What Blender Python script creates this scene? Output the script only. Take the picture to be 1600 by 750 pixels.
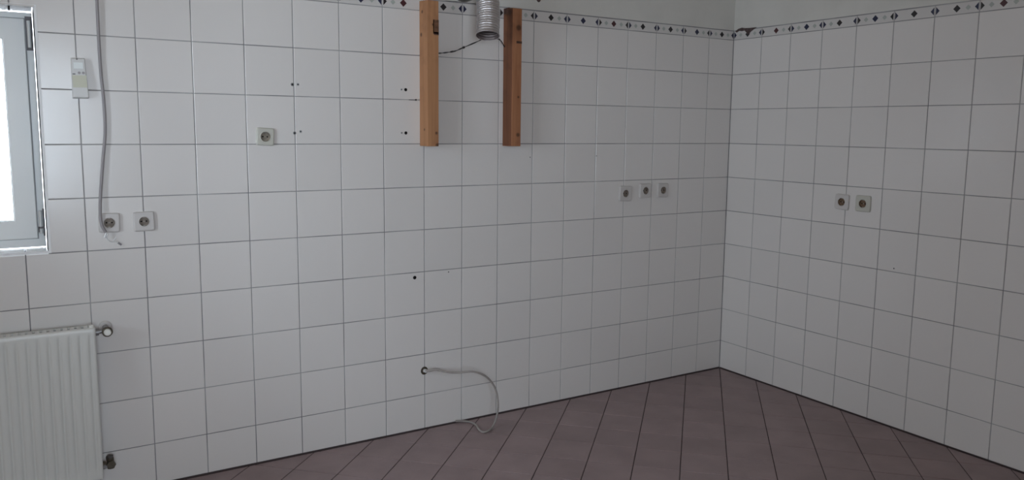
import bpy, bmesh, math, random
from mathutils import Vector, Matrix

for o in list(bpy.data.objects): bpy.data.objects.remove(o)
SC = bpy.context.scene
COL = SC.collection
R = math.radians
random.seed(7)

# ------------------------------------------------------------------ camera, world, light, exposure
cam_d = bpy.data.cameras.new('camera'); cam = bpy.data.objects.new('camera', cam_d); COL.objects.link(cam)
right = Vector((0.84997431, -0.52672232, 0.01035732))
down = Vector((-0.05747334, -0.11225172, -0.99201631))
fwd = Vector((0.52367976, 0.84259311, -0.12568357))
CAMLOC = Vector((-3.60527, -3.36769, 1.44937))
M = Matrix((( right.x, -down.x, -fwd.x, CAMLOC.x), (right.y, -down.y, -fwd.y, CAMLOC.y), (right.z, -down.z, -fwd.z, CAMLOC.z), (0, 0, 0, 1)))
cam.matrix_world = M
FPX = 1245.719
cam_d.sensor_fit = 'HORIZONTAL'; cam_d.sensor_width = 36.0; cam_d.lens = 36.0 * FPX / 1600
cam_d.shift_y = -17.014 / 1600
cam_d.clip_start = 0.02
SC.camera = cam

world = bpy.data.worlds.new('overcast_sky'); SC.world = world; world.use_nodes = True
bg = world.node_tree.nodes['Background']
bg.inputs['Color'].default_value = (0.82, 0.92, 1.05, 1); bg.inputs['Strength'].default_value = 1.0

def portal(name, loc, rot, w, h):
    l = bpy.data.lights.new(name, 'AREA'); l.shape = 'RECTANGLE'; l.size = w; l.size_y = h
    l.cycles.is_portal = True
    o = bpy.data.objects.new(name, l); o.location = loc; o.rotation_euler = rot; COL.objects.link(o)
    return o
# windows of the room: one beside the radiator (in view), a second in the wall behind the photographer, a third added out of view in the left wall for its light
W1 = (-4.42, -3.5215, 0.975, 1.859)         # x0 x1 z0 z1 in the back wall (y = 0)
W2 = (-4.30, -3.10, 0.70, 2.15)             # in the front wall (y = YF)
XL, YF, ZC = -4.58, -4.7, 2.62              # left wall, front wall, ceiling
W3 = (-1.80, -0.80, 0.95, 2.05)                # y0 y1 z0 z1 in the left wall
portal('sky_portal_front_window', ((W2[0]+W2[1])/2, YF-0.12, (W2[2]+W2[3])/2), (R(90), 0, 0), W2[1]-W2[0], W2[3]-W2[2])
portal('sky_portal_added_window', (XL-0.12, (W3[0]+W3[1])/2, (W3[2]+W3[3])/2), (R(90), 0, R(-90)), W3[1]-W3[0], W3[3]-W3[2])
portal('sky_portal_window', ((W1[0]+W1[1])/2, 0.24, (W1[2]+W1[3])/2), (R(-90), 0, 0), W1[1]-W1[0], W1[3]-W1[2])

SC.view_settings.view_transform = 'Standard'; SC.view_settings.look = 'None'
SC.view_settings.gamma = 1; SC.view_settings.use_curve_mapping = False
SC.view_settings.exposure = 4.02

# ------------------------------------------------------------------ materials
def srgb(r, g, b):
    f = lambda c: (c/255/12.92) if c/255 <= 0.04045 else ((c/255+0.055)/1.055)**2.4
    return (f(r), f(g), f(b), 1)
def mat(name, color, rough=0.5, metal=0.0, spec=0.5, var=0.0, bump=0.0, bscale=60, noise=0.0, nscale=8, dark=None, coat=0):
    m = bpy.data.materials.new(name); m.use_nodes = True
    nt = m.node_tree; N = nt.nodes; L = nt.links; b = N['Principled BSDF']
    b.inputs['Base Color'].default_value = color; b.inputs['Roughness'].default_value = rough
    b.inputs['Metallic'].default_value = metal; b.inputs['Specular IOR Level'].default_value = spec
    b.inputs['Coat Weight'].default_value = coat
    tc = N.new('ShaderNodeTexCoord'); geo = N.new('ShaderNodeNewGeometry')
    sock = None
    if noise > 0:
        n = N.new('ShaderNodeTexNoise'); n.inputs['Scale'].default_value = nscale; n.inputs['Detail'].default_value = 6
        L.new(geo.outputs['Position'], n.inputs['Vector'])
        mx = N.new('ShaderNodeMix'); mx.data_type = 'RGBA'
        d = dark or tuple(c*(1-noise) for c in color[:3])+(1,)
        mx.inputs['A'].default_value = d; mx.inputs['B'].default_value = color
        rp = N.new('ShaderNodeMapRange'); rp.inputs['From Min'].default_value = 0.35; rp.inputs['From Max'].default_value = 0.62
        L.new(n.outputs['Fac'], rp.inputs['Value']); L.new(rp.outputs['Result'], mx.inputs['Factor'])
        sock = mx.outputs['Result']
    if var > 0:
        oi = N.new('ShaderNodeObjectInfo'); hs = N.new('ShaderNodeHueSaturation')
        mr = N.new('ShaderNodeMapRange'); mr.inputs['To Min'].default_value = 1-var; mr.inputs['To Max'].default_value = 1+var
        L.new(oi.outputs['Random'], mr.inputs['Value']); L.new(mr.outputs['Result'], hs.inputs['Value'])
        if sock: L.new(sock, hs.inputs['Color'])
        else: hs.inputs['Color'].default_value = color
        sock = hs.outputs['Color']
    if sock: L.new(sock, b.inputs['Base Color'])
    if bump > 0:
        n2 = N.new('ShaderNodeTexNoise'); n2.inputs['Scale'].default_value = bscale; n2.inputs['Detail'].default_value = 3
        L.new(geo.outputs['Position'], n2.inputs['Vector'])
        bp = N.new('ShaderNodeBump'); bp.inputs['Strength'].default_value = bump; bp.inputs['Distance'].default_value = 0.002
        L.new(n2.outputs['Fac'], bp.inputs['Height']); L.new(bp.outputs['Normal'], b.inputs['Normal'])
    return m
TILE = mat('glazed_white_tile', (0.748, 0.712, 0.688, 1), 0.2, spec=0.5, var=0.02, bump=0.10, bscale=22)
TILE_EDGE = mat('border_tile_glaze', (0.66, 0.63, 0.61, 1), 0.25, var=0.03)
GROUT = mat('dark_wall_grout', (0.22, 0.21, 0.22, 1), 0.9, spec=0.2, noise=0.5, nscale=3.5, dark=(0.42, 0.41, 0.41, 1))
PLASTER = mat('painted_plaster', (0.68, 0.66, 0.62, 1), 0.85, spec=0.3, bump=0.5, bscale=45, noise=0.06, nscale=5)
CREAM = mat('cream_wall_paint', (0.60, 0.45, 0.33, 1), 0.9)
CEIL = mat('ceiling_paint', (0.62, 0.52, 0.42, 1), 0.9, bump=0.2)
FTILE = mat('brown_floor_tile', (0.315, 0.232, 0.232, 1), 0.42, spec=0.35, var=0.05, bump=0.3, bscale=120, noise=0.14, nscale=7)
FGROUT = mat('dark_floor_grout', (0.08, 0.06, 0.06, 1), 0.95, spec=0.1)
PVC = mat('white_window_plastic', (0.92, 0.93, 0.92, 1), 0.3, spec=0.5)
PROFILE = mat('white_edge_profile', (0.90, 0.90, 0.90, 1), 0.6)
GASKET = mat('grey_window_gasket', (0.24, 0.22, 0.23, 1), 0.7)
GASKETL = mat('pale_rebate_gasket', (0.42, 0.42, 0.43, 1), 0.7)
ENAMEL = mat('radiator_enamel', (0.69, 0.68, 0.645, 1), 0.35, bump=0.05)
SHADOWGAP = mat('dark_metal_inside', (0.10, 0.09, 0.085, 1), 0.7)
BRASS = mat('tarnished_valve_brass', (0.12, 0.10, 0.075, 1), 0.45, metal=0.6, noise=0.4, nscale=60)
STEEL = mat('dull_pipe_steel', (0.30, 0.29, 0.29, 1), 0.45, metal=0.7)
CAPW = mat('white_valve_cap', (0.80, 0.79, 0.74, 1), 0.4)
SOCK = mat('aged_white_socket_plastic', (0.60, 0.565, 0.545, 1), 0.35, var=0.03)
SOCKGREEN = mat('ivory_socket_plastic', (0.55, 0.535, 0.475, 1), 0.35)
CUP = mat('yellowed_socket_insert', (0.30, 0.255, 0.20, 1), 0.5, noise=0.4, nscale=70)
CUPD = mat('dark_socket_insert', (0.27, 0.22, 0.18, 1), 0.6, noise=0.4, nscale=70)  # brown-grey tone, darker than the cover plate
CUPB = mat('brown_socket_insert', (0.20, 0.12, 0.07, 1), 0.6, noise=0.4, nscale=70)
HOLE = mat('black_hole', (0.015, 0.013, 0.013, 1), 0.9, spec=0.1)
METAL = mat('socket_earth_clip', (0.4, 0.38, 0.35, 1), 0.4, metal=1)
PLUG = mat('grey_wall_plug', (0.20, 0.20, 0.20, 1), 0.7)
PLUGL = mat('pale_wall_plug', (0.42, 0.42, 0.42, 1), 0.7)
CABLE = mat('grey_cable_sheath', (0.31, 0.285, 0.29, 1), 0.5)
CLEAR = mat('pale_cable_connector', (0.80, 0.80, 0.80, 1), 0.25)
HOSE = mat('beige_hose_rubber', (0.38, 0.34, 0.315, 1), 0.55, noise=0.3, nscale=12)
WIREM = mat('black_wire_insulation', (0.02, 0.017, 0.017, 1), 0.6)
ALU = mat('aluminium_duct_foil', (0.56, 0.53, 0.535, 1), 0.42, metal=0.85, bump=0.6, bscale=160)
ALUIN = mat('duct_inside_foil', (0.22, 0.18, 0.175, 1), 0.5, metal=0.6)
BOXW = mat('white_control_plastic', (0.68, 0.67, 0.655, 1), 0.4)
BOXB = mat('pale_control_button', (0.82, 0.85, 0.84, 1), 0.4)
BOXY = mat('yellowed_control_cover', (0.60, 0.59, 0.47, 1), 0.45)
BOXM = mat('dark_control_mark', (0.12, 0.11, 0.12, 1), 0.5)
BOXG = mat('grey_control_mark', (0.36, 0.33, 0.33, 1), 0.5)
CHIP = mat('exposed_brown_mortar', (0.13, 0.09, 0.085, 1), 0.95, noise=0.5, nscale=60, bump=1, bscale=120)
INK = {'black': mat('border_ink_black', (0.022, 0.018, 0.020, 1), 0.35), 'navy': mat('border_ink_navy', (0.022, 0.024, 0.06, 1), 0.35),
       'maroon': mat('border_ink_maroon', (0.065, 0.018, 0.022, 1), 0.35), 'pale': mat('border_ink_pale_green', (0.40, 0.42, 0.39, 1), 0.35)}
def glass_mat():
    m = bpy.data.materials.new('window_glass'); m.use_nodes = True; nt = m.node_tree; nt.nodes.clear()
    o = nt.nodes.new('ShaderNodeOutputMaterial'); mx = nt.nodes.new('ShaderNodeMixShader'); t = nt.nodes.new('ShaderNodeBsdfTransparent')
    g = nt.nodes.new('ShaderNodeBsdfGlossy'); f = nt.nodes.new('ShaderNodeFresnel'); g.inputs['Roughness'].default_value = 0.02
    f.inputs['IOR'].default_value = 1.45; t.inputs['Color'].default_value = (0.93, 0.95, 0.95, 1)
    nt.links.new(f.outputs[0], mx.inputs[0]); nt.links.new(t.outputs[0], mx.inputs[1]); nt.links.new(g.outputs[0], mx.inputs[2]); nt.links.new(mx.outputs[0], o.inputs[0])
    return m
GLASS = glass_mat()
def wood_mat(name, c1, c2, c3, seed, knots):
    """lengthwise grain in object space; knots = [(x, z, radius)] dark spots"""
    m = bpy.data.materials.new(name); m.use_nodes = True; nt = m.node_tree; N = nt.nodes; L = nt.links; b = N['Principled BSDF']
    b.inputs['Roughness'].default_value = 0.65; b.inputs['Specular IOR Level'].default_value = 0.3
    tc = N.new('ShaderNodeTexCoord'); mp = N.new('ShaderNodeMapping'); mp.inputs['Scale'].default_value = (55, 55, 2.2); mp.inputs['Location'].default_value = (seed, seed*2, seed)
    L.new(tc.outputs['Object'], mp.inputs['Vector'])
    n = N.new('ShaderNodeTexNoise'); n.inputs['Scale'].default_value = 1; n.inputs['Detail'].default_value = 5; n.inputs['Distortion'].default_value = 0.6
    L.new(mp.outputs['Vector'], n.inputs['Vector'])
    cr = N.new('ShaderNodeValToRGB'); e = cr.color_ramp.elements; e[0].position = 0.3; e[0].color = c2; e[1].position = 0.68; e[1].color = c1
    L.new(n.outputs['Fac'], cr.inputs['Fac'])
    n3 = N.new('ShaderNodeTexNoise'); n3.inputs['Scale'].default_value = 9; n3.inputs['Detail'].default_value = 4
    L.new(tc.outputs['Object'], n3.inputs['Vector'])
    mr = N.new('ShaderNodeMapRange'); mr.inputs['From Min'].default_value = 0.52; mr.inputs['From Max'].default_value = 0.75; mr.inputs['To Max'].default_value = 0.7
    L.new(n3.outputs['Fac'], mr.inputs['Value'])
    mx = N.new('ShaderNodeMix'); mx.data_type = 'RGBA'; L.new(mr.outputs['Result'], mx.inputs['Factor']); L.new(cr.outputs['Color'], mx.inputs['A']); mx.inputs['B'].default_value = c3
    cur = mx.outputs['Result']
    for (x, y, z, rr) in knots:
        vd = N.new('ShaderNodeVectorMath'); vd.operation = 'DISTANCE'; vd.inputs[1].default_value = (x, y, z/1.0)
        L.new(tc.outputs['Object'], vd.inputs[0])
        k = N.new('ShaderNodeMapRange'); k.inputs['From Min'].default_value = rr; k.inputs['From Max'].default_value = rr*0.45; k.inputs['To Max'].default_value = 0.85
        L.new(vd.outputs['Value'], k.inputs['Value'])
        m2 = N.new('ShaderNodeMix'); m2.data_type = 'RGBA'; L.new(k.outputs['Result'], m2.inputs['Factor']); L.new(cur, m2.inputs['A']); m2.inputs['B'].default_value = (0.075, 0.035, 0.02, 1)
        cur = m2.outputs['Result']
    L.new(cur, b.inputs['Base Color'])
    bp = N.new('ShaderNodeBump'); bp.inputs['Strength'].default_value = 0.3; bp.inputs['Distance'].default_value = 0.001
    L.new(n.outputs['Fac'], bp.inputs['Height']); L.new(bp.outputs['Normal'], b.inputs['Normal'])
    return m

# ------------------------------------------------------------------ mesh helpers
class MB:
    def __init__(s): s.v = []; s.f = []; s.m = []; s.sm = []
    def add(s, vs, fs, mi=0, smooth=False):
        o = len(s.v); s.v += [tuple(v) for v in vs]
        for f in fs: s.f.append([i+o for i in f]); s.m.append(mi); s.sm.append(smooth)
    def box(s, x0, x1, y0, y1, z0, z1, mi=0):
        v = [(x, y, z) for z in (z0, z1) for y in (y0, y1) for x in (x0, x1)]
        s.add(v, [(0, 2, 3, 1), (4, 5, 7, 6), (0, 1, 5, 4), (2, 6, 7, 3), (0, 4, 6, 2), (1, 3, 7, 5)], mi)
    def tube(s, pts, r, n=12, mi=0, caps=True, closed_in=False):
        pts = [Vector(p) for p in pts]; rs = r if isinstance(r, (list, tuple)) else [r]*len(pts)
        T = [(pts[min(i+1, len(pts)-1)]-pts[max(i-1, 0)]).normalized() for i in range(len(pts))]
        a = Vector((0, 0, 1)) if abs(T[0].z) < 0.9 else Vector((1, 0, 0)); u = T[0].cross(a).normalized(); vs = []; fs = []
        for i, p in enumerate(pts):
            u = (u - T[i]*u.dot(T[i])).normalized(); w = T[i].cross(u)
            for k in range(n):
                an = 2*math.pi*k/n; vs.append(p+(u*math.cos(an)+w*math.sin(an))*rs[i])
        for i in range(len(pts)-1):
            for k in range(n): k2 = (k+1) % n; fs.append((i*n+k, i*n+k2, (i+1)*n+k2, (i+1)*n+k))
        s.add(vs, fs, mi, True)
        if caps:
            s.add(vs[:n], [tuple(range(n))[::-1]], mi); s.add(vs[-n:], [tuple(range(n))], mi)
    def cyl(s, p0, p1, r, n=20, mi=0): s.tube([p0, p1], r, n, mi)
    def build(s, name, mats, parent=None, bevel=0, seg=2, loc=None):
        me = bpy.data.meshes.new(name); me.from_pydata(s.v, [], s.f)
        for m in (mats if isinstance(mats, (list, tuple)) else [mats]): me.materials.append(m)
        for i, p in enumerate(me.polygons): p.material_index = s.m[i]; p.use_smooth = s.sm[i]
        bm = bmesh.new(); bm.from_mesh(me); bmesh.ops.recalc_face_normals(bm, faces=bm.faces) if bevel else None
        if bevel:
            es = [e for e in bm.edges if len(e.link_faces) == 2 and e.calc_face_angle(0) > 0.6]
            bmesh.ops.bevel(bm, geom=es, offset=bevel, segments=seg, affect='EDGES', profile=0.5)
        bm.to_mesh(me); bm.free(); me.update()
        return link(name, me, parent, loc)
def link(name, me, parent=None, loc=None, rot=None):
    o = bpy.data.objects.new(name, me); COL.objects.link(o)
    if loc is not None: o.location = loc
    if rot is not None: o.rotation_euler = rot
    if parent: o.parent = parent
    return o
def thing(name, label, cat, loc=(0, 0, 0), group=None, rot=None):
    o = bpy.data.objects.new(name, None); COL.objects.link(o); o.empty_display_size = 0.05
    o.location = loc
    if rot: o.rotation_euler = rot
    o['label'] = label; o['category'] = cat
    if group: o['group'] = group
    return o
def struct(o, label, cat):
    o['kind'] = 'structure'; o['label'] = label; o['category'] = cat; return o
def catmull(P, k=8):
    P = [Vector(p) for p in P]; Q = [P[0]*2-P[1]]+P+[P[-1]*2-P[-2]]; out = []
    for i in range(1, len(Q)-2):
        a, b, c, d = Q[i-1:i+3]
        for j in range(k):
            t = j/k; out.append(0.5*((2*b)+(c-a)*t+(2*a-5*b+4*c-d)*t*t+(3*b-a-3*c+d)*t**3))
    out.append(P[-1]); return out
def clip(poly, n, d):            # keep points with n.p <= d
    out = []
    for i in range(len(poly)):
        a, b = poly[i], poly[(i+1) % len(poly)]; da = a[0]*n[0]+a[1]*n[1]-d; db = b[0]*n[0]+b[1]*n[1]-d
        if da <= 0: out.append(a)
        if (da < 0 < db) or (db < 0 < da): t = da/(da-db); out.append((a[0]+(b[0]-a[0])*t, a[1]+(b[1]-a[1])*t))
    return out
def inset(poly, e):              # inward offset of a counter-clockwise polygon
    n = len(poly); out = []
    for i in range(n):
        p0 = Vector(poly[i-1]); p1 = Vector(poly[i]); p2 = Vector(poly[(i+1) % n])
        d1 = (p1-p0).normalized(); d2 = (p2-p1).normalized(); n1 = Vector((-d1.y, d1.x)); n2 = Vector((-d2.y, d2.x))
        k = 1+n1.dot(n2); out.append(tuple(p1+(n1+n2)*(e/k if k > 0.05 else 0)))
    return out
JW = 0.0014      # half the joint width
CH = 0.0016      # chamfer of the tile edge
def tile_geom(mb, poly, to3, base, top, mi=0, jw=JW, ch=CH):
    """poly in plane coordinates (counter-clockwise seen from the room); to3(u, v, height) -> xyz"""
    a = inset(poly, jw); b = inset(a, ch*0.25); c = inset(a, ch); n = len(a)
    vs = [to3(p[0], p[1], base) for p in a]+[to3(p[0], p[1], top-ch*0.5) for p in b]+[to3(p[0], p[1], top) for p in c]
    fs = [tuple(range(2*n, 3*n))]
    for r in (0, n):
        for i in range(n): j = (i+1) % n; fs.append((r+i, r+j, r+n+j, r+n+i))
    mb.add(vs, fs, mi)
def seen(p, margin=6):
    d = Vector(p)-CAMLOC; z = d.dot(fwd)
    if z < 0.1: return False
    x = 800+FPX*d.dot(right)/z; y = 357.99+FPX*d.dot(down)/z
    return -margin < x < 1600+margin and -margin < y < 750+margin

# ------------------------------------------------------------------ setting: walls, floor, ceiling
def wall_body(name, boxes, label):
    mb = MB()
    for b in boxes: mb.box(*b)
    return struct(mb.build(name, [GROUT, PLASTER]), label, 'wall')
G0, P0 = 0.0020, 0.0040          # grout plane and plaster plane behind the tile face
ZB0, ZB1, ZTOP = 1.9725, 2.0240, 2.0275
TH = 0.24
def body(mb, x0, x1, z0, z1):
    mb.box(x0, x1, G0, TH, z0, z1, 0)
mb = MB()
mb.box(XL-0.2, W1[0], G0, TH, -0.1, ZTOP, 0); mb.box(W1[1], TH, G0, TH, -0.1, ZTOP, 0)
mb.box(XL, 0.0, G0-0.0006, G0, -0.002, 0.0052, 2)
mb.box(W1[0], W1[1], G0, TH, -0.1, W1[2]-0.008, 0); mb.box(W1[0], W1[1], G0, TH, W1[3]+0.008, ZTOP, 0)
FX, FZ, FR = -1.79, 2.125, 0.095     # flue opening behind the duct (centre, radius)
mb.box(XL-0.2, FX-FR, P0, TH, ZTOP, ZC, 1); mb.box(FX+FR, TH, P0, TH, ZTOP, ZC, 1); mb.box(FX-FR, FX+FR, P0, TH, FZ+FR, ZC, 1)
mb.box(FX-FR, FX+FR, 0.2, TH, ZTOP, FZ+FR, 1)
# plaster around the round hole
n = 32
ring = [(FX+FR*math.cos(2*math.pi*k/n), FZ+FR*math.sin(2*math.pi*k/n)) for k in range(n)]
def sqpt(a):
    c, s_ = math.cos(a), math.sin(a); t = FR*1.0001/max(abs(c), abs(s_)); return (FX+c*t, FZ+s_*t)
sq = [sqpt(2*math.pi*k/n) for k in range(n)]
for k in range(n):
    j = (k+1) % n
    mb.add([(sq[k][0], P0, sq[k][1]), (sq[j][0], P0, sq[j][1]), (ring[j][0], P0, ring[j][1]), (ring[k][0], P0, ring[k][1]), (ring[k][0], 0.2, ring[k][1]), (ring[j][0], 0.2, ring[j][1])], [(0, 1, 2, 3), (3, 2, 5, 4)], 1)
wall_back = mb.build('wall_back', [GROUT, PLASTER, FGROUT])
struct(wall_back, 'long white tiled wall with the window, two wooden battens and a patterned border', 'wall')
mb = MB()
mb.box(G0, TH, YF-0.2, G0, -0.1, ZTOP, 0); mb.box(P0, TH, YF-0.2, P0, ZTOP, ZC, 1); mb.box(G0-0.0006, G0, YF, 0.0, -0.002, 0.0052, 2)
wall_right = struct(mb.build('wall_right', [GROUT, PLASTER, FGROUT]), 'white tiled wall with two sockets on the right', 'wall')
mb = MB()
mb.box(XL-0.2, XL, YF-0.2, W3[0], -0.1, ZC, 1); mb.box(XL-0.2, XL, W3[1], 0.0, -0.1, ZC, 1)
mb.box(XL-0.2, XL, W3[0], W3[1], -0.1, W3[2], 1); mb.box(XL-0.2, XL, W3[0], W3[1], W3[3], ZC, 1)
wall_left = struct(mb.build('wall_left', [GROUT, CREAM]), 'plastered wall left of the window', 'wall')
mb = MB()
mb.box(XL-0.2, W2[0], YF-0.2, YF, -0.1, ZC, 1); mb.box(W2[1], 0.2, YF-0.2, YF, -0.1, ZC, 1)
mb.box(W2[0], W2[1], YF-0.2, YF, -0.1, W2[2], 1); mb.box(W2[0], W2[1], YF-0.2, YF, W2[3], ZC, 1)
wall_front = struct(mb.build('wall_front', [GROUT, CREAM]), 'plastered wall behind the photographer', 'wall')
mb = MB(); mb.box(XL-0.2, TH, YF-0.2, TH, ZC, ZC+0.12)
struct(mb.build('ceiling', CEIL), 'plain painted ceiling', 'ceiling')
mb = MB(); mb.box(XL-0.2, TH, YF-0.2, TH, -0.12, -0.0022)
floor = struct(mb.build('floor', FGROUT), 'brown floor tiled diagonally', 'floor')

# the two windows outside the picture that light the room; the left-wall one is added
def far_window(name, label, origin, axis, w, h):
    """frame of four bars, a mullion and two panes; axis = horizontal direction along the wall, origin = lower corner"""
    ax = Vector(axis); up = Vector((0, 0, 1)); out = Vector((ax.y, -ax.x, 0)); t = 0.06
    def bar(m_, u0, u1, v0, v1, d0, d1):
        p = [Vector(origin)+ax*u+up*v+out*d for v in (v0, v1) for d in (d0, d1) for u in (u0, u1)]
        m_.add(p, [(0, 2, 3, 1), (4, 5, 7, 6), (0, 1, 5, 4), (2, 6, 7, 3), (0, 4, 6, 2), (1, 3, 7, 5)])
    m_ = MB(); bar(m_, 0, t, 0, h, -0.03, 0.03); bar(m_, w-t, w, 0, h, -0.03, 0.03); bar(m_, t, w-t, 0, t, -0.03, 0.03); bar(m_, t, w-t, h-t, h, -0.03, 0.03); bar(m_, w/2-0.05, w/2+0.05, t, h-t, -0.03, 0.03)
    f = struct(m_.build(name, PVC), label, 'window')
    for a, b in ((t, w/2-0.05), (w/2+0.05, w-t)):
        m_ = MB(); bar(m_, a, b, t, h-t, -0.002, 0.002); m_.build('pane', GLASS, f)
far_window('window_2', 'white framed window behind the photographer', (W2[0], YF-0.09, W2[2]), (1, 0, 0), W2[1]-W2[0], W2[3]-W2[2])
far_window('added_window_3', 'white framed window added out of view in the left wall', (XL-0.09, W3[0], W3[2]), (0, 1, 0), W3[1]-W3[0], W3[3]-W3[2])  # unseen window, added to bring more light onto the right wall

# ------------------------------------------------------------------ wall tiles
XJ0 = -0.19597            # first column joint left of the corner
YJ0 = -0.20656            # first column joint on the right wall
ZJ = [0.004]+[0.17248+0.2*k for k in range(10)]      # row joints up to the border
def cols(j0, end, step=0.2):
    o = [-0.0005, j0]
    while o[-1]-step > end: o.append(o[-1]-step)
    o.append(end); return o
mesh_cache = {}
def a3(u, v, h): return (u, -h, v)      # local tile frame: face towards -y
def place_wall_tile(parent, poly, centre, onB, material, name='tile'):
    cu, cv = centre
    loc_poly = [(round(p[0]-cu, 5), round(p[1]-cv, 5)) for p in poly]
    key = (name, tuple(loc_poly))
    if key not in mesh_cache:
        m_ = MB(); tile_geom(m_, loc_poly, a3, -0.004, 0.0)
        me = bpy.data.meshes.new(name); me.from_pydata(m_.v, [], m_.f); me.materials.append(material); mesh_cache[key] = me
    wob = (R(random.uniform(-0.16, 0.16)), 0, R(random.uniform(-0.16, 0.16)))
    if onB: return link(name, mesh_cache[key], parent, (0, -cu, cv), (wob[0], 0, R(-90)+wob[2]))
    return link(name, mesh_cache[key], parent, (cu, 0, cv), wob)
# back wall
restA = MB()
CA = cols(XJ0, XL)
for i in range(len(CA)-1):
    x1, x0 = CA[i], CA[i+1]
    for j in range(len(ZJ)-1):
        z0, z1 = ZJ[j], ZJ[j+1]
        poly = [(x0, z0), (x1, z0), (x1, z1), (x0, z1)]
        wx0, wx1, wz0, wz1 = W1
        inx = x0 < wx1 and x1 > wx0; inz = z0 < wz1-0.001 and z1 > wz0+0.001
        polys = [poly]
        if inx and inz:
            full_x = x0 >= wx0 and x1 <= wx1
            if z1 > wz1+0.01:      # row with the lintel
                if full_x: polys = [[(x0, wz1), (x1, wz1), (x1, z1), (x0, z1)]]
                elif x1 > wx1: polys = [[(x0, wz1), (wx1, wz1), (wx1, z0), (x1, z0), (x1, z1), (x0, z1)]]
                else: polys = [[(x0, z0), (wx0, z0), (wx0, wz1), (x1, wz1), (x1, z1), (x0, z1)]]
            else:
                if full_x: polys = []
                elif x1 > wx1: polys = [[(wx1, z0), (x1, z0), (x1, z1), (wx1, z1)]]
                else: polys = [[(x0, z0), (wx0, z0), (wx0, z1), (x0, z1)]]
        for pl in polys:
            c = ((x0+x1)/2, (z0+z1)/2)
            if any(seen((p[0], 0, p[1])) for p in pl): place_wall_tile(wall_back, pl, c, False, TILE)
            else: tile_geom(restA, pl, a3, -0.004, 0.0)
ro = restA.build('tiling', TILE, wall_back); ro['kind'] = 'stuff'
# right wall (u = -y)
restB = MB()
CB = cols(YJ0, YF)
for i in range(len(CB)-1):
    u0, u1 = -CB[i], -CB[i+1]
    for j in range(len(ZJ)-1):
        z0, z1 = ZJ[j], ZJ[j+1]
        pl = [(u0, z0), (u1, z0), (u1, z1), (u0, z1)]
        if any(seen((0, -p[0], p[1])) for p in pl): place_wall_tile(wall_right, pl, ((u0+u1)/2, (z0+z1)/2), True, TILE)
        else: tile_geom(restB, pl, lambda u, v, h: (-h, -u, v), -0.004, 0.0)
ro = restB.build('tiling', TILE, wall_right); ro['kind'] = 'stuff'
# patterned border tiles: half diamonds at both ends, a dark diamond in the middle, small pale ones between
bcache = {}
def border_mesh(w, centre, ends, pale):
    key = (round(w, 3), centre, ends, pale)
    if key in bcache: return bcache[key]
    m_ = MB(); h = ZB1-ZB0
    tile_geom(m_, [(-w/2, -h/2), (w/2, -h/2), (w/2, h/2), (-w/2, h/2)], a3, -0.004, 0.0, 0)
    mats = [TILE_EDGE, INK[centre], INK[ends], INK['pale']]
    def motif(pts, mi, t=0.0004):
        nn = len(pts); vs = [(p[0], 0.0002, p[1]) for p in pts]+[(p[0], -t, p[1]) for p in pts]
        m_.add(vs, [tuple(range(nn, 2*nn))]+[(a, (a+1) % nn, nn+(a+1) % nn, nn+a) for a in range(nn)], mi)
    def dia(cx, a, b, mi): motif([(cx, -b), (cx+a, 0), (cx, b), (cx-a, 0)], mi)
    if w > 0.15:
        dia(0, 0.0165, 0.0165, 1)
        e = w/2-0.0045
        motif([(-e, -0.0175), (-e+0.0165, 0), (-e, 0.0175)], 2); motif([(e, 0.0175), (e-0.0165, 0), (e, -0.0175)], 2)
        if pale & 1: dia(-w*0.25, 0.012, 0.012, 3)
        if pale & 2: dia(w*0.25, 0.012, 0.012, 3)
    me = bpy.data.meshes.new('border_tile'); me.from_pydata(m_.v, [], m_.f)
    for mm in mats: me.materials.append(mm)
    for i, p in enumerate(me.polygons): p.material_index = m_.m[i]
    bcache[key] = me; return me
inks = ['black', 'navy', 'maroon', 'black', 'black', 'navy']
for wall, C_, onB in ((wall_back, CA, False), (wall_right, CB, True)):
    for i in range(len(C_)-1):
        if (not onB and C_[i] < -4.0) or (onB and C_[i] < -2.1): continue
        u = (C_[i]+C_[i+1])/2; w = C_[i]-C_[i+1]
        me = border_mesh(w, inks[(i*5+onB*3) % 6], inks[(i*2+1) % 6], [3, 2, 3, 1, 3, 0, 2][i % 7])
        if onB: link('border_tile', me, wall, (0, u, (ZB0+ZB1)/2), (0, 0, R(-90)))
        else: link('border_tile', me, wall, (u, 0, (ZB0+ZB1)/2))
# reveal of the window: tiled soffit, sill and jambs, and the bright plastic edge profile
RD = 0.165
mbS = {}
def reveal(poly, to3):
    m_ = MB(); tile_geom(m_, poly, to3, -0.006, 0.0); return m_.build('reveal_tile', TILE, wall_back)
xs = [W1[1]]+[c for c in CA if W1[0] < c < W1[1]]+[W1[0]]
for a, b in zip(xs, xs[1:]):
    reveal([(b, 0.0), (a, 0.0), (a, RD), (b, RD)], lambda u, v, h: (u, v, W1[2]+h))
    reveal([(b, 0.0), (b, RD), (a, RD), (a, 0.0)], lambda u, v, h: (u, v, W1[3]-h))
zs = [W1[2]]+[z for z in ZJ if W1[2]+0.01 < z < W1[3]]+[W1[3]]
for a, b in zip(zs, zs[1:]):
    reveal([(0.0, a), (RD, a), (RD, b), (0.0, b)], lambda u, v, h: (W1[1]-h, u, v))
    reveal([(0.0, a), (0.0, b), (RD, b), (RD, a)], lambda u, v, h: (W1[0]+h, u, v))
e = 0.0075
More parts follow.
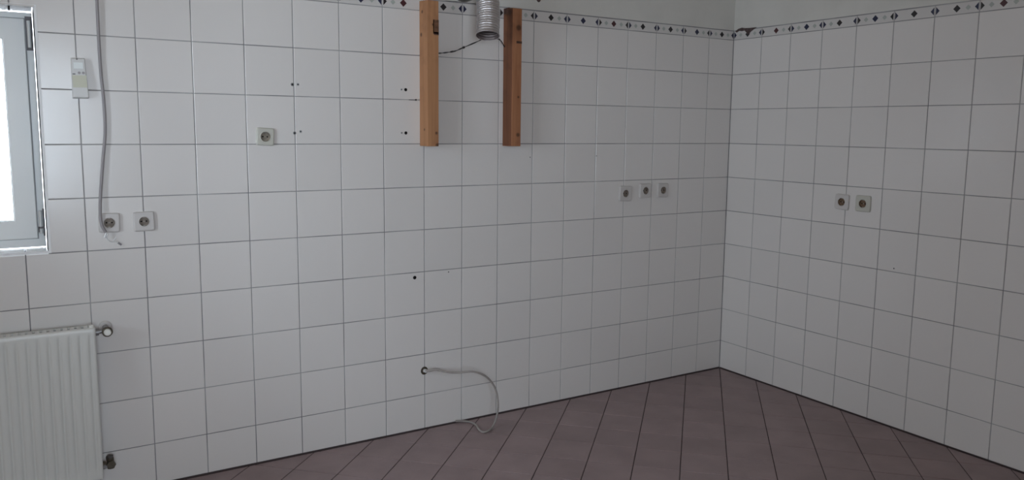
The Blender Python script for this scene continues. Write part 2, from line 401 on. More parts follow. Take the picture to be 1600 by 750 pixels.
for (x0, x1, z0, z1) in ((W1[0]-e, W1[1]+e, W1[2]-0.001, W1[2]+e), (W1[0]-e, W1[1]+e, W1[3]-0.001, W1[3]+e), (W1[1]-0.001, W1[1]+e, W1[2]+e, W1[3]-0.001), (W1[0]-e, W1[0]+0.001, W1[2]+e, W1[3]-0.001)):
    m_ = MB(); m_.box(x0, x1, -0.0012, 0.008, z0, z1); m_.build('edge_profile', PROFILE, wall_back)
# broken mortar over the border near the corner of the right wall
pts = [(0.010, 2.022), (0.035, 2.034), (0.060, 2.038), (0.085, 2.033), (0.120, 2.031), (0.165, 2.030), (0.150, 2.022), (0.128, 2.010), (0.108, 1.994), (0.094, 2.008), (0.080, 2.020), (0.060, 2.018), (0.040, 2.022), (0.022, 2.014)]
m_ = MB(); nn = len(pts); top = [(-0.0012-0.0015*random.random(), -p[0], p[1]) for p in pts]; bot = [(0.0035, -p[0], p[1]) for p in pts]
m_.add(bot+top, [(a, (a+1) % nn, nn+(a+1) % nn, nn+a) for a in range(nn)]+[(nn+a, nn+b, nn+c) for a, b, c in ((0, 1, 13), (1, 12, 13), (1, 2, 12), (2, 11, 12), (2, 3, 11), (3, 10, 11), (3, 4, 10), (4, 9, 10), (4, 7, 9), (7, 8, 9), (4, 6, 7), (4, 5, 6))])
m_.build('broken_mortar', CHIP, wall_right)
m_ = MB(); cpt = Vector((-1.369, 2.078)); k8 = [(cpt.x+0.014*math.cos(a)*(1+0.3*math.sin(3*a)), cpt.y+0.012*math.sin(a)) for a in [i*math.pi/4 for i in range(8)]]
m_.add([(p[0], 0.0045, p[1]) for p in k8]+[(p[0]*0.8+cpt.x*0.2, 0.0020, p[1]*0.8+cpt.y*0.2) for p in k8], [tuple(range(8, 16))]+[(a, (a+1) % 8, 8+(a+1) % 8, 8+a) for a in range(8)])
m_.build('broken_mortar', CHIP, wall_back)

# ------------------------------------------------------------------ floor tiles, laid diagonally
q = math.sqrt(0.5); rest = MB()
full = MB(); tile_geom(full, [(-0.1, -0.1), (0.1, -0.1), (0.1, 0.1), (-0.1, 0.1)], lambda u, v, h: (u, v, h), -0.004, 0.0, jw=0.0017, ch=0.0018)
fme = bpy.data.meshes.new('tile'); fme.from_pydata(full.v, [], full.f); fme.materials.append(FTILE)
for i in range(-40, 41):
    for j in range(-5, 60):
        # rows: (y-x)*q = 0.2 i - 0.005 ; (-x-y)*q = 0.2 j - 0.012
        uc = 0.2*i+0.1-0.003; vc = 0.2*j+0.1-0.012
        x = (-uc-vc)*q; y = (uc-vc)*q
        if x < XL-0.2 or x > 0.2 or y > 0.2 or y < YF-0.2: continue
        h = 0.2*q
        poly = [(x-h, y), (x, y-h), (x+h, y), (x, y+h)]
        inside = x-h >= XL and x+h <= 0.0 and y-h >= YF and y+h <= 0.0
        if not inside:
            for n_, d_ in (((1, 0), -0.0055), ((-1, 0), -XL), ((0, 1), -0.0055), ((0, -1), -YF)): poly = clip(poly, n_, d_) if poly else poly
            # drop doubled points
            pp = []
            for p in poly:
                if not pp or (abs(p[0]-pp[-1][0])+abs(p[1]-pp[-1][1])) > 0.004: pp.append(p)
            if len(pp) > 1 and (abs(pp[0][0]-pp[-1][0])+abs(pp[0][1]-pp[-1][1])) < 0.004: pp.pop()
            poly = pp
            if len(poly) < 3: continue
            ar = abs(sum(poly[a][0]*poly[(a+1) % len(poly)][1]-poly[(a+1) % len(poly)][0]*poly[a][1] for a in range(len(poly))))/2
            if ar < 0.0004: continue
        vis = any(seen((p[0], p[1], 0)) for p in poly)
        if vis and inside: link('tile', fme, floor, (x, y, random.uniform(-0.0002, 0.0002)), (R(random.uniform(-0.12, 0.12)), R(random.uniform(-0.12, 0.12)), R(45)))
        elif vis:
            m_ = MB(); tile_geom(m_, [(p[0]-x, p[1]-y) for p in poly], lambda u, v, hh: (u, v, hh), -0.004, 0.0, jw=0.0017, ch=0.0018)
            m_.build('tile', FTILE, floor, loc=(x, y, 0))
        else: tile_geom(rest, poly, lambda u, v, hh: (u, v, hh), -0.004, 0.0, jw=0.0017, ch=0.0018)
ro = rest.build('tiling', FTILE, floor); ro['kind'] = 'stuff'

# ------------------------------------------------------------------ window in view
window_1 = bpy.data.objects.new('window_1', None); COL.objects.link(window_1); window_1.location = (W1[1], RD, W1[2])
struct(window_1, 'white plastic casement window at the left, seen at a steep angle with bright daylight behind', 'window')
def wloc(mb_, name, m, parent=window_1, bevel=0.0, seg=2):
    # children in the window's own frame
    mb_.v = [(v[0]-W1[1], v[1]-RD, v[2]-W1[2]) for v in mb_.v]
    if parent is not window_1:
        pl = parent.location; mb_.v = [(v[0]-pl.x, v[1]-pl.y, v[2]-pl.z) for v in mb_.v]
    return mb_.build(name, m, parent, bevel=bevel, seg=seg)
def frame_ring(x0, x1, z0, z1, wl, wr, wb, wt, y0, y1):
    """picture-frame ring with mitred corners"""
    m_ = MB(); o = [(x0, z0), (x1, z0), (x1, z1), (x0, z1)]; i_ = [(x0+wl, z0+wb), (x1-wr, z0+wb), (x1-wr, z1-wt), (x0+wl, z1-wt)]
    vs = [(p[0], y0, p[1]) for p in o]+[(p[0], y0, p[1]) for p in i_]+[(p[0], y1, p[1]) for p in o]+[(p[0], y1, p[1]) for p in i_]
    fs = []
    for a in range(4):
        b = (a+1) % 4; fs += [(a, b, 4+b, 4+a), (8+a, 12+a, 12+b, 8+b), (a, 8+a, 8+b, b), (4+a, 4+b, 12+b, 12+a)]
    m_.add(vs, fs); return m_
x0, x1, z0, z1 = W1
fr = wloc(frame_ring(x0+0.003, x1-0.003, z0+0.003, z1-0.003, 0.05, 0.05, 0.058, 0.05, RD, RD+0.06), 'window_frame', PVC, bevel=0.002)
SX1, SZ0, SZ1 = -3.5505, 1.0125, 1.832; SX0 = -4.39
sash = wloc(frame_ring(SX0, SX1, SZ0, SZ1, 0.072, 0.072, 0.070, 0.076, RD-0.016, RD+0.045), 'sash', PVC, bevel=0.003)
gk = wloc(frame_ring(SX0+0.064, SX1-0.0665, SZ0+0.064, SZ1-0.070, 0.009, 0.009, 0.009, 0.009, RD-0.008, RD+0.03), 'glazing_bead', PVC, sash, bevel=0.001)
gs = wloc(frame_ring(SX0-0.003, SX1+0.003, SZ0-0.003, SZ1+0.003, 0.012, 0.012, 0.012, 0.012, RD-0.0025, RD+0.002), 'rebate_gasket', GASKETL, sash)
gk.name = 'glazing_bead'
m_ = MB(); m_.box(SX0+0.066, SX1-0.066, RD+0.012, RD+0.016, SZ0+0.064, SZ1-0.070); wloc(m_, 'pane', GLASS, sash)
# corner hinge at the top, pivot hinge at the bottom
m_ = MB(); m_.box(-3.5485, -3.5245, RD-0.002, RD+0.003, 1.718, 1.842); back = wloc(m_, 'hinge_gap', GASKET)
m_ = MB(); m_.tube([(-3.5375, RD-0.007, 1.728), (-3.5375, RD-0.007, 1.826)], 0.0065, 14); m_.box(-3.5435, -3.5315, RD-0.007, RD+0.004, 1.730, 1.826)
wloc(m_, 'hinge', PVC)
m_ = MB(); m_.box(-3.5310, -3.5240, RD-0.003, RD+0.003, 1.020, 1.125); wloc(m_, 'hinge_gap', GASKET)
m_ = MB(); m_.tube([(-3.5390, RD-0.008, 1.030), (-3.5390, RD-0.008, 1.118)], 0.0065, 14); m_.box(-3.545, -3.533, RD-0.008, RD+0.003, 1.030, 1.118); wloc(m_, 'hinge', PVC)
m_ = MB(); m_.box(-3.5470, -3.5250, RD-0.017, RD-0.001, 1.050, 1.056); m_.box(-3.5470, -3.5440, RD-0.017, RD-0.001, 1.036, 1.056); wloc(m_, 'hinge_pin', GASKET)

# ------------------------------------------------------------------ radiator
rad = thing('radiator', 'white ribbed panel radiator below the window, cut off by the left edge', 'radiator', (-3.92, -0.1, 0.0))
def rb(mb_, name, m, parent=rad, bevel=0, seg=2):
    off = Vector(rad.location)
    mb_.v = [tuple(Vector(v)-off) for v in mb_.v]; return mb_.build(name, m, parent, bevel=bevel, seg=seg)
RX0, RX1, RZ0, RZ1, RYF, RYB = -4.45, -3.392, 0.108, 0.698, -0.104, -0.036
def panel(yf, sgn, name):
    m_ = MB(); pitch = 0.0333; first = RX1-0.0185       # first groove centre
    xs_ = []; x = RX1
    xs_ = [RX1, RX1-0.001, RX1-0.004]
    c = first
    while c > RX0+0.02:
        xs_ += [c+0.0085, c+0.0065, c+0.003, c, c-0.003, c-0.0065, c-0.0085]; c -= pitch
    xs_ += [RX0+0.004, RX0+0.001, RX0]
    xs_ = sorted(set(xs_), reverse=True)
    zs_ = [RZ0, RZ0+0.002, RZ0+0.006, RZ0+0.014, RZ0+0.03, RZ0+0.045, RZ0+0.06, RZ1-0.06, RZ1-0.045, RZ1-0.03, RZ1-0.018, RZ1-0.006, RZ1-0.002, RZ1]
    def dep(x, z):
        e_ = min(x-RX0, RX1-x, 0.006)/0.006; ez = min(z-RZ0, RZ1-z, 0.006)/0.006
        edge = 0.006*(1-math.sqrt(max(0, 1-(1-min(e_, ez))**2)))
        k = round((first-x)/pitch); cc = first-k*pitch; d = abs(x-cc)
        g = 0 if cc < RX0+0.02 or k < 0 else max(0, 1-d/0.0085); g = g*g*(3-2*g)
        fz = min(max((z-RZ0-0.022)/0.035, 0), 1)*min(max((RZ1-0.018-z)/0.032, 0), 1); fz = fz*fz*(3-2*fz)
        return edge+0.0068*g*fz
    vs = [(x, yf+sgn*dep(x, z), z) for z in zs_ for x in xs_]; nx = len(xs_)
    fs = [(j*nx+i, j*nx+i+1, (j+1)*nx+i+1, (j+1)*nx+i) if sgn < 0 else (j*nx+i+1, j*nx+i, (j+1)*nx+i, (j+1)*nx+i+1) for j in range(len(zs_)-1) for i in range(nx-1)]
    m_.add(vs, fs, 0, True)
    m_.box(RX0+0.004, RX1-0.004, yf+sgn*0.0085 if sgn > 0 else yf-0.013, yf+sgn*0.013 if sgn > 0 else yf-0.0085, RZ0+0.002, RZ1-0.002)
    return rb(m_, name, ENAMEL)
panel(RYF, 1, 'front_panel'); panel(RYB, -1, 'rear_panel')
m_ = MB(); m_.box(RX0, RX1-0.0005, RYF+0.010, RYB-0.010, RZ0+0.01, RZ1-0.014); rb(m_, 'convector', SHADOWGAP)
m_ = MB()   # top grille with slots
m_.box(RX0, RX1, RYF+0.006, RYF+0.022, RZ1-0.012, RZ1-0.001); m_.box(RX0, RX1, RYB-0.016, RYB-0.002, RZ1-0.012, RZ1-0.001)
x = RX1
while x > RX0+0.02:
    m_.box(x-0.014, x, RYF+0.022, RYB-0.016, RZ1-0.004, RZ1-0.001); x -= 0.0222
rb(m_, 'top_grille', ENAMEL)
m_ = MB(); m_.box(RX1-0.001, RX1+0.001, RYF+0.008, RYB-0.004, RZ0+0.004, RZ1-0.002); rb(m_, 'side_cover', ENAMEL, bevel=0.0006)
m_ = MB(); m_.cyl((RX1-0.012, RYF+0.02, RZ1-0.001), (RX1-0.012, RYF+0.02, RZ1+0.008), 0.008); rb(m_, 'corner_clip', CAPW, bevel=0.002)
for bx in (-3.6, -4.25):
    m_ = MB(); m_.box(bx-0.02, bx+0.02, RYB-0.002, -0.0015, 0.16, 0.64); rb(m_, 'wall_bracket', ENAMEL, bevel=0.002)
# supply valve (top) and return valve (bottom) at the right end
VY = -0.062
m_ = MB(); vx, vz = -3.351, 0.674
m_.tube([(RX1, VY, vz-0.002), (vx, VY, vz)], 0.0085, 16); m_.tube([(RX1, VY, vz-0.002), (RX1+0.014, VY, vz-0.002)], 0.014, 6)
m_.tube([(vx, -0.0015, vz), (vx, VY-0.018, vz)], 0.011, 16)
valve = rb(m_, 'supply_valve', STEEL)
m_ = MB(); m_.tube([(vx, VY-0.014, vz), (vx, VY-0.016, vz), (vx, VY-0.027, vz), (vx, VY-0.028, vz)], [0.014, 0.0185, 0.0185, 0.016], 24); c_ = rb(m_, 'valve_collar', BRASS, valve)
m_ = MB(); m_.tube([(vx, VY-0.024, vz), (vx, VY-0.037, vz), (vx, VY-0.040, vz)], [0.0125, 0.0125, 0.010], 20); rb(m_, 'valve_cap', CAPW, valve)
m_ = MB(); m_.tube([(vx, -0.0015, vz), (vx, -0.006, vz)], [0.025, 0.020], 24); rb(m_, 'wall_rosette', SOCK, valve)
m_ = MB(); vx, vz = -3.362, 0.152
m_.tube([(RX1, VY, vz-0.004), (vx, VY, vz-0.002)], 0.009, 16); m_.tube([(RX1+0.002, VY, vz-0.004), (RX1+0.013, VY, vz-0.004)], 0.0155, 6)
m_.tube([(vx, -0.0015, vz), (vx, VY-0.010, vz)], 0.0125, 16); m_.tube([(vx, VY, vz-0.02), (vx, VY, vz+0.022)], [0.013, 0.011], 16)
rv = rb(m_, 'return_valve', BRASS)
m_ = MB(); m_.tube([(vx, VY-0.008, vz), (vx, VY-0.024, vz)], 0.0165, 6); rb(m_, 'union_nut', BRASS, rv)
m_ = MB(); m_.tube([(vx, VY, vz+0.018), (vx, VY, vz+0.030)], 0.010, 16); rb(m_, 'valve_cap', SHADOWGAP, rv)
m_ = MB(); m_.tube([(RX1+0.010, VY-0.012, vz-0.006), (RX1+0.010, VY-0.019, vz-0.006)], 0.007, 16); rb(m_, 'drain_screw', STEEL, rv)

# ------------------------------------------------------------------ wall sockets
def socket_meshes(s, rr, plate_m, cup_m, tag_):
    n = 40; H = s/2; D = 0.0115
    def rs(a, h, r=0.007):
        c, s_ = math.cos(a), math.sin(a); t = h/max(abs(c), abs(s_)); x, z = c*t, s_*t
        k = h-r
        if abs(x) > k and abs(z) > k:
            cx, cz = math.copysign(k, x), math.copysign(k, z); dx, dz = x-cx, z-cz; l = math.hypot(dx, dz)
            # intersect the ray with the corner circle
            B = c*cx+s_*cz; Cq = cx*cx+cz*cz-r*r; t = B+math.sqrt(max(B*B-Cq, 0)); x, z = c*t, s_*t
        return x, z
    P = MB(); prof = [(H, 0.0), (H, -D*0.55), (H-0.0015, -D*0.85), (H-0.005, -D)]
    rings = []
    for h, y in prof: rings.append([(rs(2*math.pi*k/n, h)[0], y, rs(2*math.pi*k/n, h)[1]) for k in range(n)])
    for r_, y in ((rr+0.0035, -D), (rr+0.0012, -D-0.0012), (rr, -D-0.0004), (rr, -0.003)): rings.append([(r_*math.cos(2*math.pi*k/n), y, r_*math.sin(2*math.pi*k/n)) for k in range(n)])
    vs = [v for r_ in rings for v in r_]
    fs = [(i*n+k, (i+1)*n+k, (i+1)*n+(k+1) % n, i*n+(k+1) % n) for i in range(len(rings)-1) for k in range(n)]
    P.add(vs, fs, 0)
    I = MB(); rings = [[(r_*math.cos(2*math.pi*k/n), y, r_*math.sin(2*math.pi*k/n)) for k in range(n)] for r_, y in ((rr-0.0002, -D+0.001), (rr-0.0008, -0.0022))]
    vs = [v for r_ in rings for v in r_]+[(0, -0.0022, 0)]
    I.add(vs, [(k, n+k, n+(k+1) % n, (k+1) % n) for k in range(n)]+[(n+k, 2*n, n+(k+1) % n) for k in range(n)], 0)
    for sx in (-1, 1): I.box(sx*rr*0.98-0.0016, sx*rr*0.98+0.0016, -D+0.0015, -0.0022, -0.004, 0.004)
    hA = MB(); hA.cyl((0, -0.0021, 0), (0, -0.0030, 0), 0.0031, 14)
    cl = MB(); cl.box(-0.0035, 0.0035, -D+0.002, -0.002, -0.0010, 0.0010)
    sc = MB(); sc.cyl((0, -0.0021, 0), (0, -0.0036, 0), 0.0022, 12)
    return P, I, hA, cl, sc
def make_socket(label, loc, onB=False, size=0.078, rr=0.0195, plate=SOCK, cup=CUP, tilt=0, group=None, hole=HOLE):
    t_ = thing('wall_socket', label, 'socket', loc, group, (0, R(tilt), R(-90) if onB else 0))
    P, I, hA, cl, sc = socket_meshes(size, rr, plate, cup, '')
    P.build('cover_plate', plate, t_); ins = I.build('insert', cup, t_)
    for sx in (-1, 1):
        o = hA.build('pin_hole', hole, ins) if sx < 0 else link('pin_hole', first.data, ins); o.location = (sx*0.0095, 0, 0.0)
        if sx < 0: first = o
    for sz in (-1, 1):
        o = cl.build('earth_clip', METAL, ins) if sz < 0 else link('earth_clip', fc.data, ins); o.location = (0, 0, sz*(rr-0.0022))
        if sz < 0: fc = o
    sc.build('screw', METAL, ins)
    return t_
make_socket('white wall socket behind the end of the hanging grey cable, nearest the window', (-3.3180, 0, 1.0765), size=0.074, rr=0.0190, cup=CUPD, tilt=1)
make_socket('white wall socket on a vertical joint, right neighbour of the one with the cable', (-3.1970, 0, 1.0755), size=0.076, rr=0.0180, cup=CUPD, tilt=-1)
make_socket('single ivory wall socket mounted higher than all others, left of the wooden battens', (-2.7230, 0, 1.4035), size=0.073, rr=0.0200, plate=SOCKGREEN, tilt=3)
G3 = 'row of three sockets on the long wall'
make_socket('slightly lower, leftmost socket of the row of three on the long wall', (-0.7900, 0, 1.1020), size=0.084, rr=0.0200, cup=CUPD, tilt=2, group=G3)
make_socket('middle socket of the row of three on the long wall', (-0.6480, 0, 1.1130), size=0.080, rr=0.0200, cup=CUPD, tilt=-1, group=G3)
make_socket('rightmost socket of the row of three, nearest the room corner', (-0.5180, 0, 1.1110), size=0.080, rr=0.0200, cup=CUPD, tilt=1, group=G3)
G2 = 'pair of sockets on the right wall'
make_socket('left socket of the pair on the right wall, closer to the corner', (0, -0.7900, 1.0900), True, size=0.080, rr=0.0200, cup=CUPB, tilt=2, group=G2)
make_socket('right socket of the pair on the right wall, with an ivory plate', (0, -0.9110, 1.0915), True, size=0.082, rr=0.0200, plate=SOCKGREEN, cup=CUPB, tilt=0, group=G2)

# ------------------------------------------------------------------ drill holes and wall plugs in the tiles
def plug(x, z, r=0.0055, rim=PLUG, wall=wall_back, onB=False):
    m_ = MB(); n = 14; rings = [(r*1.25, -0.0002), (r*1.1, -0.0012), (r*0.62, -0.0012), (r*0.5, 0.0005)]
    vs = [(a*math.cos(2*math.pi*k/n), y, a*math.sin(2*math.pi*k/n)) for a, y in rings for k in range(n)]+[(0, 0.0005-0.0009, 0)]
    m_.add(vs, [(i*n+k, (i+1)*n+k, (i+1)*n+(k+1) % n, i*n+(k+1) % n) for i in range(3) for k in range(n)]); m_.add([vs[2*n+k] for k in range(n)], [tuple(range(n))], 1)
    o = m_.build('drill_hole', [rim, HOLE], wall); o.location = (0, x, z) if onB else (x, 0, z)
    if onB: o.rotation_euler = (0, 0, R(-90))
for x, z, r, m in ((-2.6035, 1.621, .0055, PLUG), (-2.580, 1.622, .0050, PLUGL), (-2.5985, 1.419, .0055, PLUG), (-2.5730, 1.4255, .0050, PLUGL),
                   (-2.1080, 1.617, .0038, PLUGL), (-2.0870, 1.617, .0058, HOLE), (-2.1080, 1.4225, .0038, PLUGL), (-2.0875, 1.4225, .0058, HOLE),
                   (-2.0470, 0.7485, .0070, HOLE), (-1.8690, 0.7600, .0028, PLUG), (-1.4100, 1.3050, .0025, PLUG), (-0.9900, 1.3080, .0025, PLUG)):
    plug(x, z, r, m)
plug(-1.0960, 0.7900, .003, PLUG, wall_right, True)
m_ = MB(); m_.tube([(-2.041, 0.0, 1.5725), (-2.041, -0.010, 1.5725)], 0.0022, 8); m_.tube([(-2.041, -0.010, 1.5725), (-2.041, -0.0115, 1.5725)], 0.0042, 12); m_.box(-2.072, -2.043, -0.0014, 0, 1.5710, 1.5735)
m_.build('nail', WIREM, wall_back)

# ------------------------------------------------------------------ wooden battens
def batten(label, x0, w, d, z0, z1, m, notches, group='wooden battens on the wall', slant=0.0, side=None):
    cx = x0+w/2; t_ = thing('wooden_batten', label, 'wooden batten', (cx, 0, z0), group)
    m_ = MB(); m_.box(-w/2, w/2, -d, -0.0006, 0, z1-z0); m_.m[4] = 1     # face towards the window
    # slightly slanted saw cut at the upper end
    m_.v = [(v[0], v[1], v[2]+(slant*(-v[1]/d) if v[2] > 0.1 else 0)) for v in m_.v]
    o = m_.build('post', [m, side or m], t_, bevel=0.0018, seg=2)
    for (kind, a, b, c, e_) in notches:
        q_ = MB()
        if kind in ('hole', 'patch'):     # rough dark rebate on the face that looks into the room
            q_.box(a, b, -d-0.0008, -d+0.004, c, e_)
        else:
            q_.box(-w/2-0.0008, -w/2+0.004, a, b, c, e_)
        q_.build('stained_patch' if kind == 'patch' else 'notch', PATCH if kind == 'patch' else NOTCH, t_)
    return t_
PATCH = mat('brown_stained_wood', (0.19, 0.085, 0.042, 1), 0.8, noise=0.5, nscale=70, bump=0.4)
NOTCH = mat('dark_wood_notch', (0.10, 0.045, 0.03, 1), 0.8, noise=0.5, nscale=50, bump=0.5)
WA = wood_mat('pine_batten_light', (0.47, 0.235, 0.115, 1), (0.38, 0.18, 0.085, 1), (0.26, 0.115, 0.055, 1), 1.3,
              [(0.012, -0.085, 0.235+0.27, 0.010), (-0.0275, -0.02, 0.25+0.25, 0.012), (0.016, -0.085, 0.060, 0.009), (-0.0275, -0.05, 0.075, 0.008), (0.022, -0.085, 0.004, 0.014), (-0.0275, -0.03, 0.60, 0.010), (0.0, -0.085, 0.54, 0.007)])
WB = wood_mat('pine_batten_red', (0.42, 0.19, 0.095, 1), (0.30, 0.12, 0.055, 1), (0.17, 0.065, 0.035, 1), 6.1,
              [(0.010, -0.085, 0.055, 0.013), (0.010, -0.085, 0.235, 0.008), (0.008, -0.085, 0.56, 0.018), (-0.0260, -0.035, 0.640, 0.030), (-0.026, -0.06, 0.63, 0.022)])
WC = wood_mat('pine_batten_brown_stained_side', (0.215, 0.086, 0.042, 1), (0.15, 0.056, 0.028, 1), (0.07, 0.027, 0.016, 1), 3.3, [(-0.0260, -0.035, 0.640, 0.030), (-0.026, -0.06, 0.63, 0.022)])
batten('left wooden batten, orange-brown with a square dark notch near its top', -2.018, 0.055, 0.085, 1.3635, 2.014, WA,
       [('patch', 0.0005, 0.0275+0.0004, 0.502, 0.562), ('hole', 0.0005, 0.0040, 0.500, 0.562), ('hole', 0.0040, 0.0275+0.0006, 0.496, 0.508)], slant=-0.006)
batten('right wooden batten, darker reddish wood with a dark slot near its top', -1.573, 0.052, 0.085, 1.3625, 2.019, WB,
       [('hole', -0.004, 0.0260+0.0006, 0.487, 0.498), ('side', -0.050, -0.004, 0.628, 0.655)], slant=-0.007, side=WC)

# ------------------------------------------------------------------ aluminium exhaust duct
duct = thing('exhaust_duct', 'ribbed aluminium flexible exhaust duct hanging open-ended between the wooden battens', 'duct', (-1.776, -0.2, 1.855))
path = catmull([(FX, 0.19, FZ), (FX, 0.05, FZ), (FX+0.008, -0.06, FZ+0.018), (FX+0.022, -0.120, FZ+0.0), (FX+0.034, -0.150, FZ-0.065), (-1.757, -0.172, 1.975), (-1.777, -0.203, 1.8585)], 40)
# resample evenly
L_ = [0]
for a, b in zip(path, path[1:]): L_.append(L_[-1]+(b-a).length)
def at(s):
    for i in range(len(L_)-1):
        if L_[i+1] >= s: return path[i].lerp(path[i+1], (s-L_[i])/max(1e-9, L_[i+1]-L_[i]))
    return path[-1]
step = 0.0016; ns = int(L_[-1]/step); P_ = [at(min(i*step, L_[-1])) for i in range(ns+1)]
rad_ = []
for i in range(ns+1):
    s = (ns-i)*step
    rib = abs(((s/0.0115) % 1)-0.5)*2          # V ribs
    big = 0.0006*math.sin(2*math.pi*s/0.036)
    rad_.append(0.0508+0.0018*(1-rib)+big)
for i, s in ((ns, 0), (ns-1, 1), (ns-2, 2)): rad_[i] = 0.0535
org = Vector(duct.location)
m_ = MB(); m_.tube([p-org for p in P_], rad_, 48, caps=False); m_.build('duct_hose', ALU, duct)
m_ = MB(); m_.tube([p-org for p in P_], [r-0.0022 for r in rad_], 48, caps=False); m_.build('duct_lining', ALUIN, duct)
# rolled rim of the open end
T_ = (P_[-1]-P_[-3]).normalized(); u = T_.cross(Vector((1, 0, 0))).normalized(); w_ = T_.cross(u)
rim = [P_[-1]-org+(u*math.cos(2*math.pi*k/48)+w_*math.sin(2*math.pi*k/48))*0.0532 for k in range(49)]
m_ = MB(); m_.tube(rim, 0.0018, 8, caps=False); m_.build('end_rim', ALU, duct)
# black wire strung behind the duct between the battens
wire = thing('wire', 'thin black wire running behind the mouth of the aluminium duct', 'wire', (-1.78, -0.1, 1.84))
wp = catmull([(-1.9605, -0.080, 1.780), (-1.936, -0.090, 1.783), (-1.899, -0.115, 1.790), (-1.862, -0.120, 1.806), (-1.787, -0.118, 1.838), (-1.729, -0.112, 1.862), (-1.672, -0.118, 1.858), (-1.645, -0.085, 1.861), (-1.621, -0.060, 1.857), (-1.602, -0.040, 1.851), (-1.574, -0.012, 1.838)], 8)
wo = Vector(wire.location)
m_ = MB(); m_.tube([p-wo for p in wp], [0.0024+0.0007*math.sin(i*0.9) for i in range(len(wp))], 8); m_.build('strand', WIREM, wire)
m_ = MB(); c = wp[25]-wo; m_.tube([c+Vector((-0.004, 0, -0.002)), c+Vector((0.004, 0, 0.002))], 0.0050, 8); m_.build('knot', WIREM, wire)
m_ = MB(); c = wp[14]-wo; m_.tube([c+Vector((-0.007, 0, -0.001)), c+Vector((0.006, 0, 0.002))], 0.0038, 8); m_.build('knot', WIREM, wire)

# ------------------------------------------------------------------ control box beside the window
cb = thing('control_box', 'small white wall control box with a yellowed cover, between window and hanging cable', 'control box', (-3.390, 0, 1.540), rot=(0, R(-1.0), 0))
m_ = MB(); hb = 0.148
m_.add([(-0.027, -0.001, 0), (0.027, -0.001, 0), (0.023, -0.001, hb), (-0.023, -0.001, hb), (-0.026, -0.027, 0.004), (0.026, -0.027, 0.004), (0.021, -0.021, hb-0.004), (-0.021, -0.021, hb-0.004)],
       [(0, 1, 2, 3), (4, 7, 6, 5), (0, 4, 5, 1), (1, 5, 6, 2), (2, 6, 7, 3), (3, 7, 4, 0)])
m_.build('case', BOXW, cb, bevel=0.003, seg=2)
def onface(z, t=0): return -0.027+(z-0.004)*0.006/(hb-0.008)-t
def plate(x0, x1, z0, z1, name, m, t=0.0012):
    q_ = MB(); q_.add([(x0, onface(z0, t), z0), (x1, onface(z0, t), z0), (x1, onface(z1, t), z1), (x0, onface(z1, t), z1), (x0, onface(z0)+.002, z0), (x1, onface(z0)+.002, z0), (x1, onface(z1)+.002, z1), (x0, onface(z1)+.002, z1)],
             [(0, 1, 2, 3), (0, 4, 5, 1), (1, 5, 6, 2), (2, 6, 7, 3), (3, 7, 4, 0)]); q_.build(name, m, cb)
plate(-0.023, 0.023, 0.040, 0.084, 'cover_flap', BOXY)
plate(-0.016, 0.014, 0.108, 0.130, 'button', BOXB, 0.0022)
plate(-0.0215, -0.0125, 0.0865, 0.0905, 'indicator', BOXM)
for x in (0.0, 0.0135):
    q_ = MB(); q_.cyl((x, onface(0.093)+0.001, 0.093), (x, onface(0.093)-0.0016, 0.093), 0.0048, 16); q_.build('dial', BOXG, cb)
q_ = MB(); q_.cyl((-0.004, -0.020, hb-0.006), (-0.004, -0.0225, hb-0.006), 0.0028, 12); q_.build('screw', BOXM, cb)
# ------------------------------------------------------------------ hanging cable
cab = thing('cable', 'grey cable hanging down the wall beside the window to the first socket', 'cable', (-3.34, -0.02, 1.05))
cp = catmull([(-3.322, -0.012, 2.618), (-3.324, -0.012, 2.3), (-3.3215, -0.012, 2.0), (-3.3205, -0.014, 1.899), (-3.3210, -0.012, 1.785), (-3.3200, -0.010, 1.646), (-3.3150, -0.010, 1.529), (-3.3160, -0.010, 1.422), (-3.3285, -0.011, 1.315), (-3.3420, -0.013, 1.195), (-3.3480, -0.018, 1.110), (-3.3450, -0.022, 1.070), (-3.3330, -0.022, 1.043)], 10)
co = Vector(cab.location)
m_ = MB(); m_.tube([p-co for p in cp], 0.0056, 14); m_.build('sheath', CABLE, cab)
m_ = MB(); m_.tube([Vector((-3.3315, -0.022, 1.042))-co, Vector((-3.3385, -0.022, 1.023))-co], [0.003, 0.0045], 10)
m_.tube([Vector((-3.326, -0.022, 1.038))-co, Vector((-3.334, -0.020, 1.020))-co], [0.0026, 0.0026], 8); m_.build('connector', CLEAR, cab)
m_ = MB(); m_.tube([p-co for p in catmull([(-3.3345, -0.022, 1.026), (-3.322, -0.018, 1.008), (-3.308, -0.012, 1.004), (-3.296, -0.010, 1.002), (-3.289, -0.009, 0.997)], 6)], 0.0022, 8); m_.build('loose_wire', CLEAR, cab)
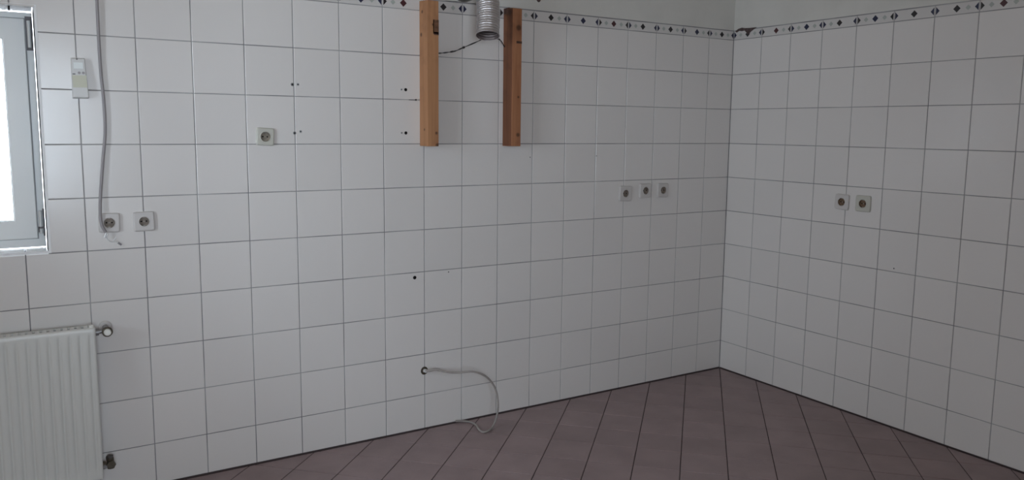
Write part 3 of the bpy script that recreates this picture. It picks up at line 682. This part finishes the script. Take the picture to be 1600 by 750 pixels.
m_ = MB(); m_.tube([p-co for p in catmull([(-3.312, -0.009, 1.002), (-3.302, -0.009, 1.014), (-3.297, -0.010, 1.022)], 5)], 0.0020, 8); m_.build('loose_wire', CLEAR, cab)
m_ = MB(); m_.tube([Vector((-3.292, -0.009, 0.999))-co, Vector((-3.281, -0.008, 0.989))-co], 0.0034, 10); m_.build('wire_tip', GASKET, cab)

# ------------------------------------------------------------------ hose out of the wall
hz = thing('hose', 'thin beige hose from a hole low in the wall curling onto the floor', 'hose', (-1.999, 0, 0.291))
hp = catmull([(-1.999, 0.004, 0.291), (-1.985, -0.025, 0.2955), (-1.957, -0.045, 0.302), (-1.910, -0.075, 0.290), (-1.862, -0.105, 0.2895), (-1.802, -0.128, 0.290), (-1.748, -0.138, 0.266), (-1.708, -0.142, 0.226), (-1.684, -0.148, 0.175), (-1.678, -0.155, 0.105), (-1.690, -0.160, 0.050), (-1.716, -0.170, 0.014), (-1.752, -0.190, 0.0065), (-1.782, -0.190, 0.0062), (-1.782, -0.150, 0.0062), (-1.768, -0.100, 0.0062), (-1.770, -0.050, 0.0062), (-1.795, -0.020, 0.0068), (-1.835, -0.012, 0.012)], 9)
ho = Vector(hz.location)
m_ = MB(); m_.tube([p-ho for p in hp], 0.0050, 12); m_.build('tubing', HOSE, hz)
m_ = MB(); m_.tube([p-ho for p in hp[6:22]], [0.0064]*16, 12); m_.build('sleeve', HOSE, hz)
m_ = MB(); n = 28; rr_ = [(0.0185, -0.0003), (0.0180, -0.0014), (0.0085, -0.0014), (0.0080, 0.0)]
vs = [(a*math.cos(2*math.pi*k/n), y, a*1.08*math.sin(2*math.pi*k/n)) for a, y in rr_ for k in range(n)]
m_.add(vs, [(i*n+k, (i+1)*n+k, (i+1)*n+(k+1) % n, i*n+(k+1) % n) for i in range(3) for k in range(n)]); m_.build('pipe_hole', BRASS, hz)
m_ = MB(); m_.tube([(0.0055, -0.0018, -0.001), (0.0055, -0.008, -0.001)], 0.0085, 20); m_.build('sealing_plug', CLEAR, hz)
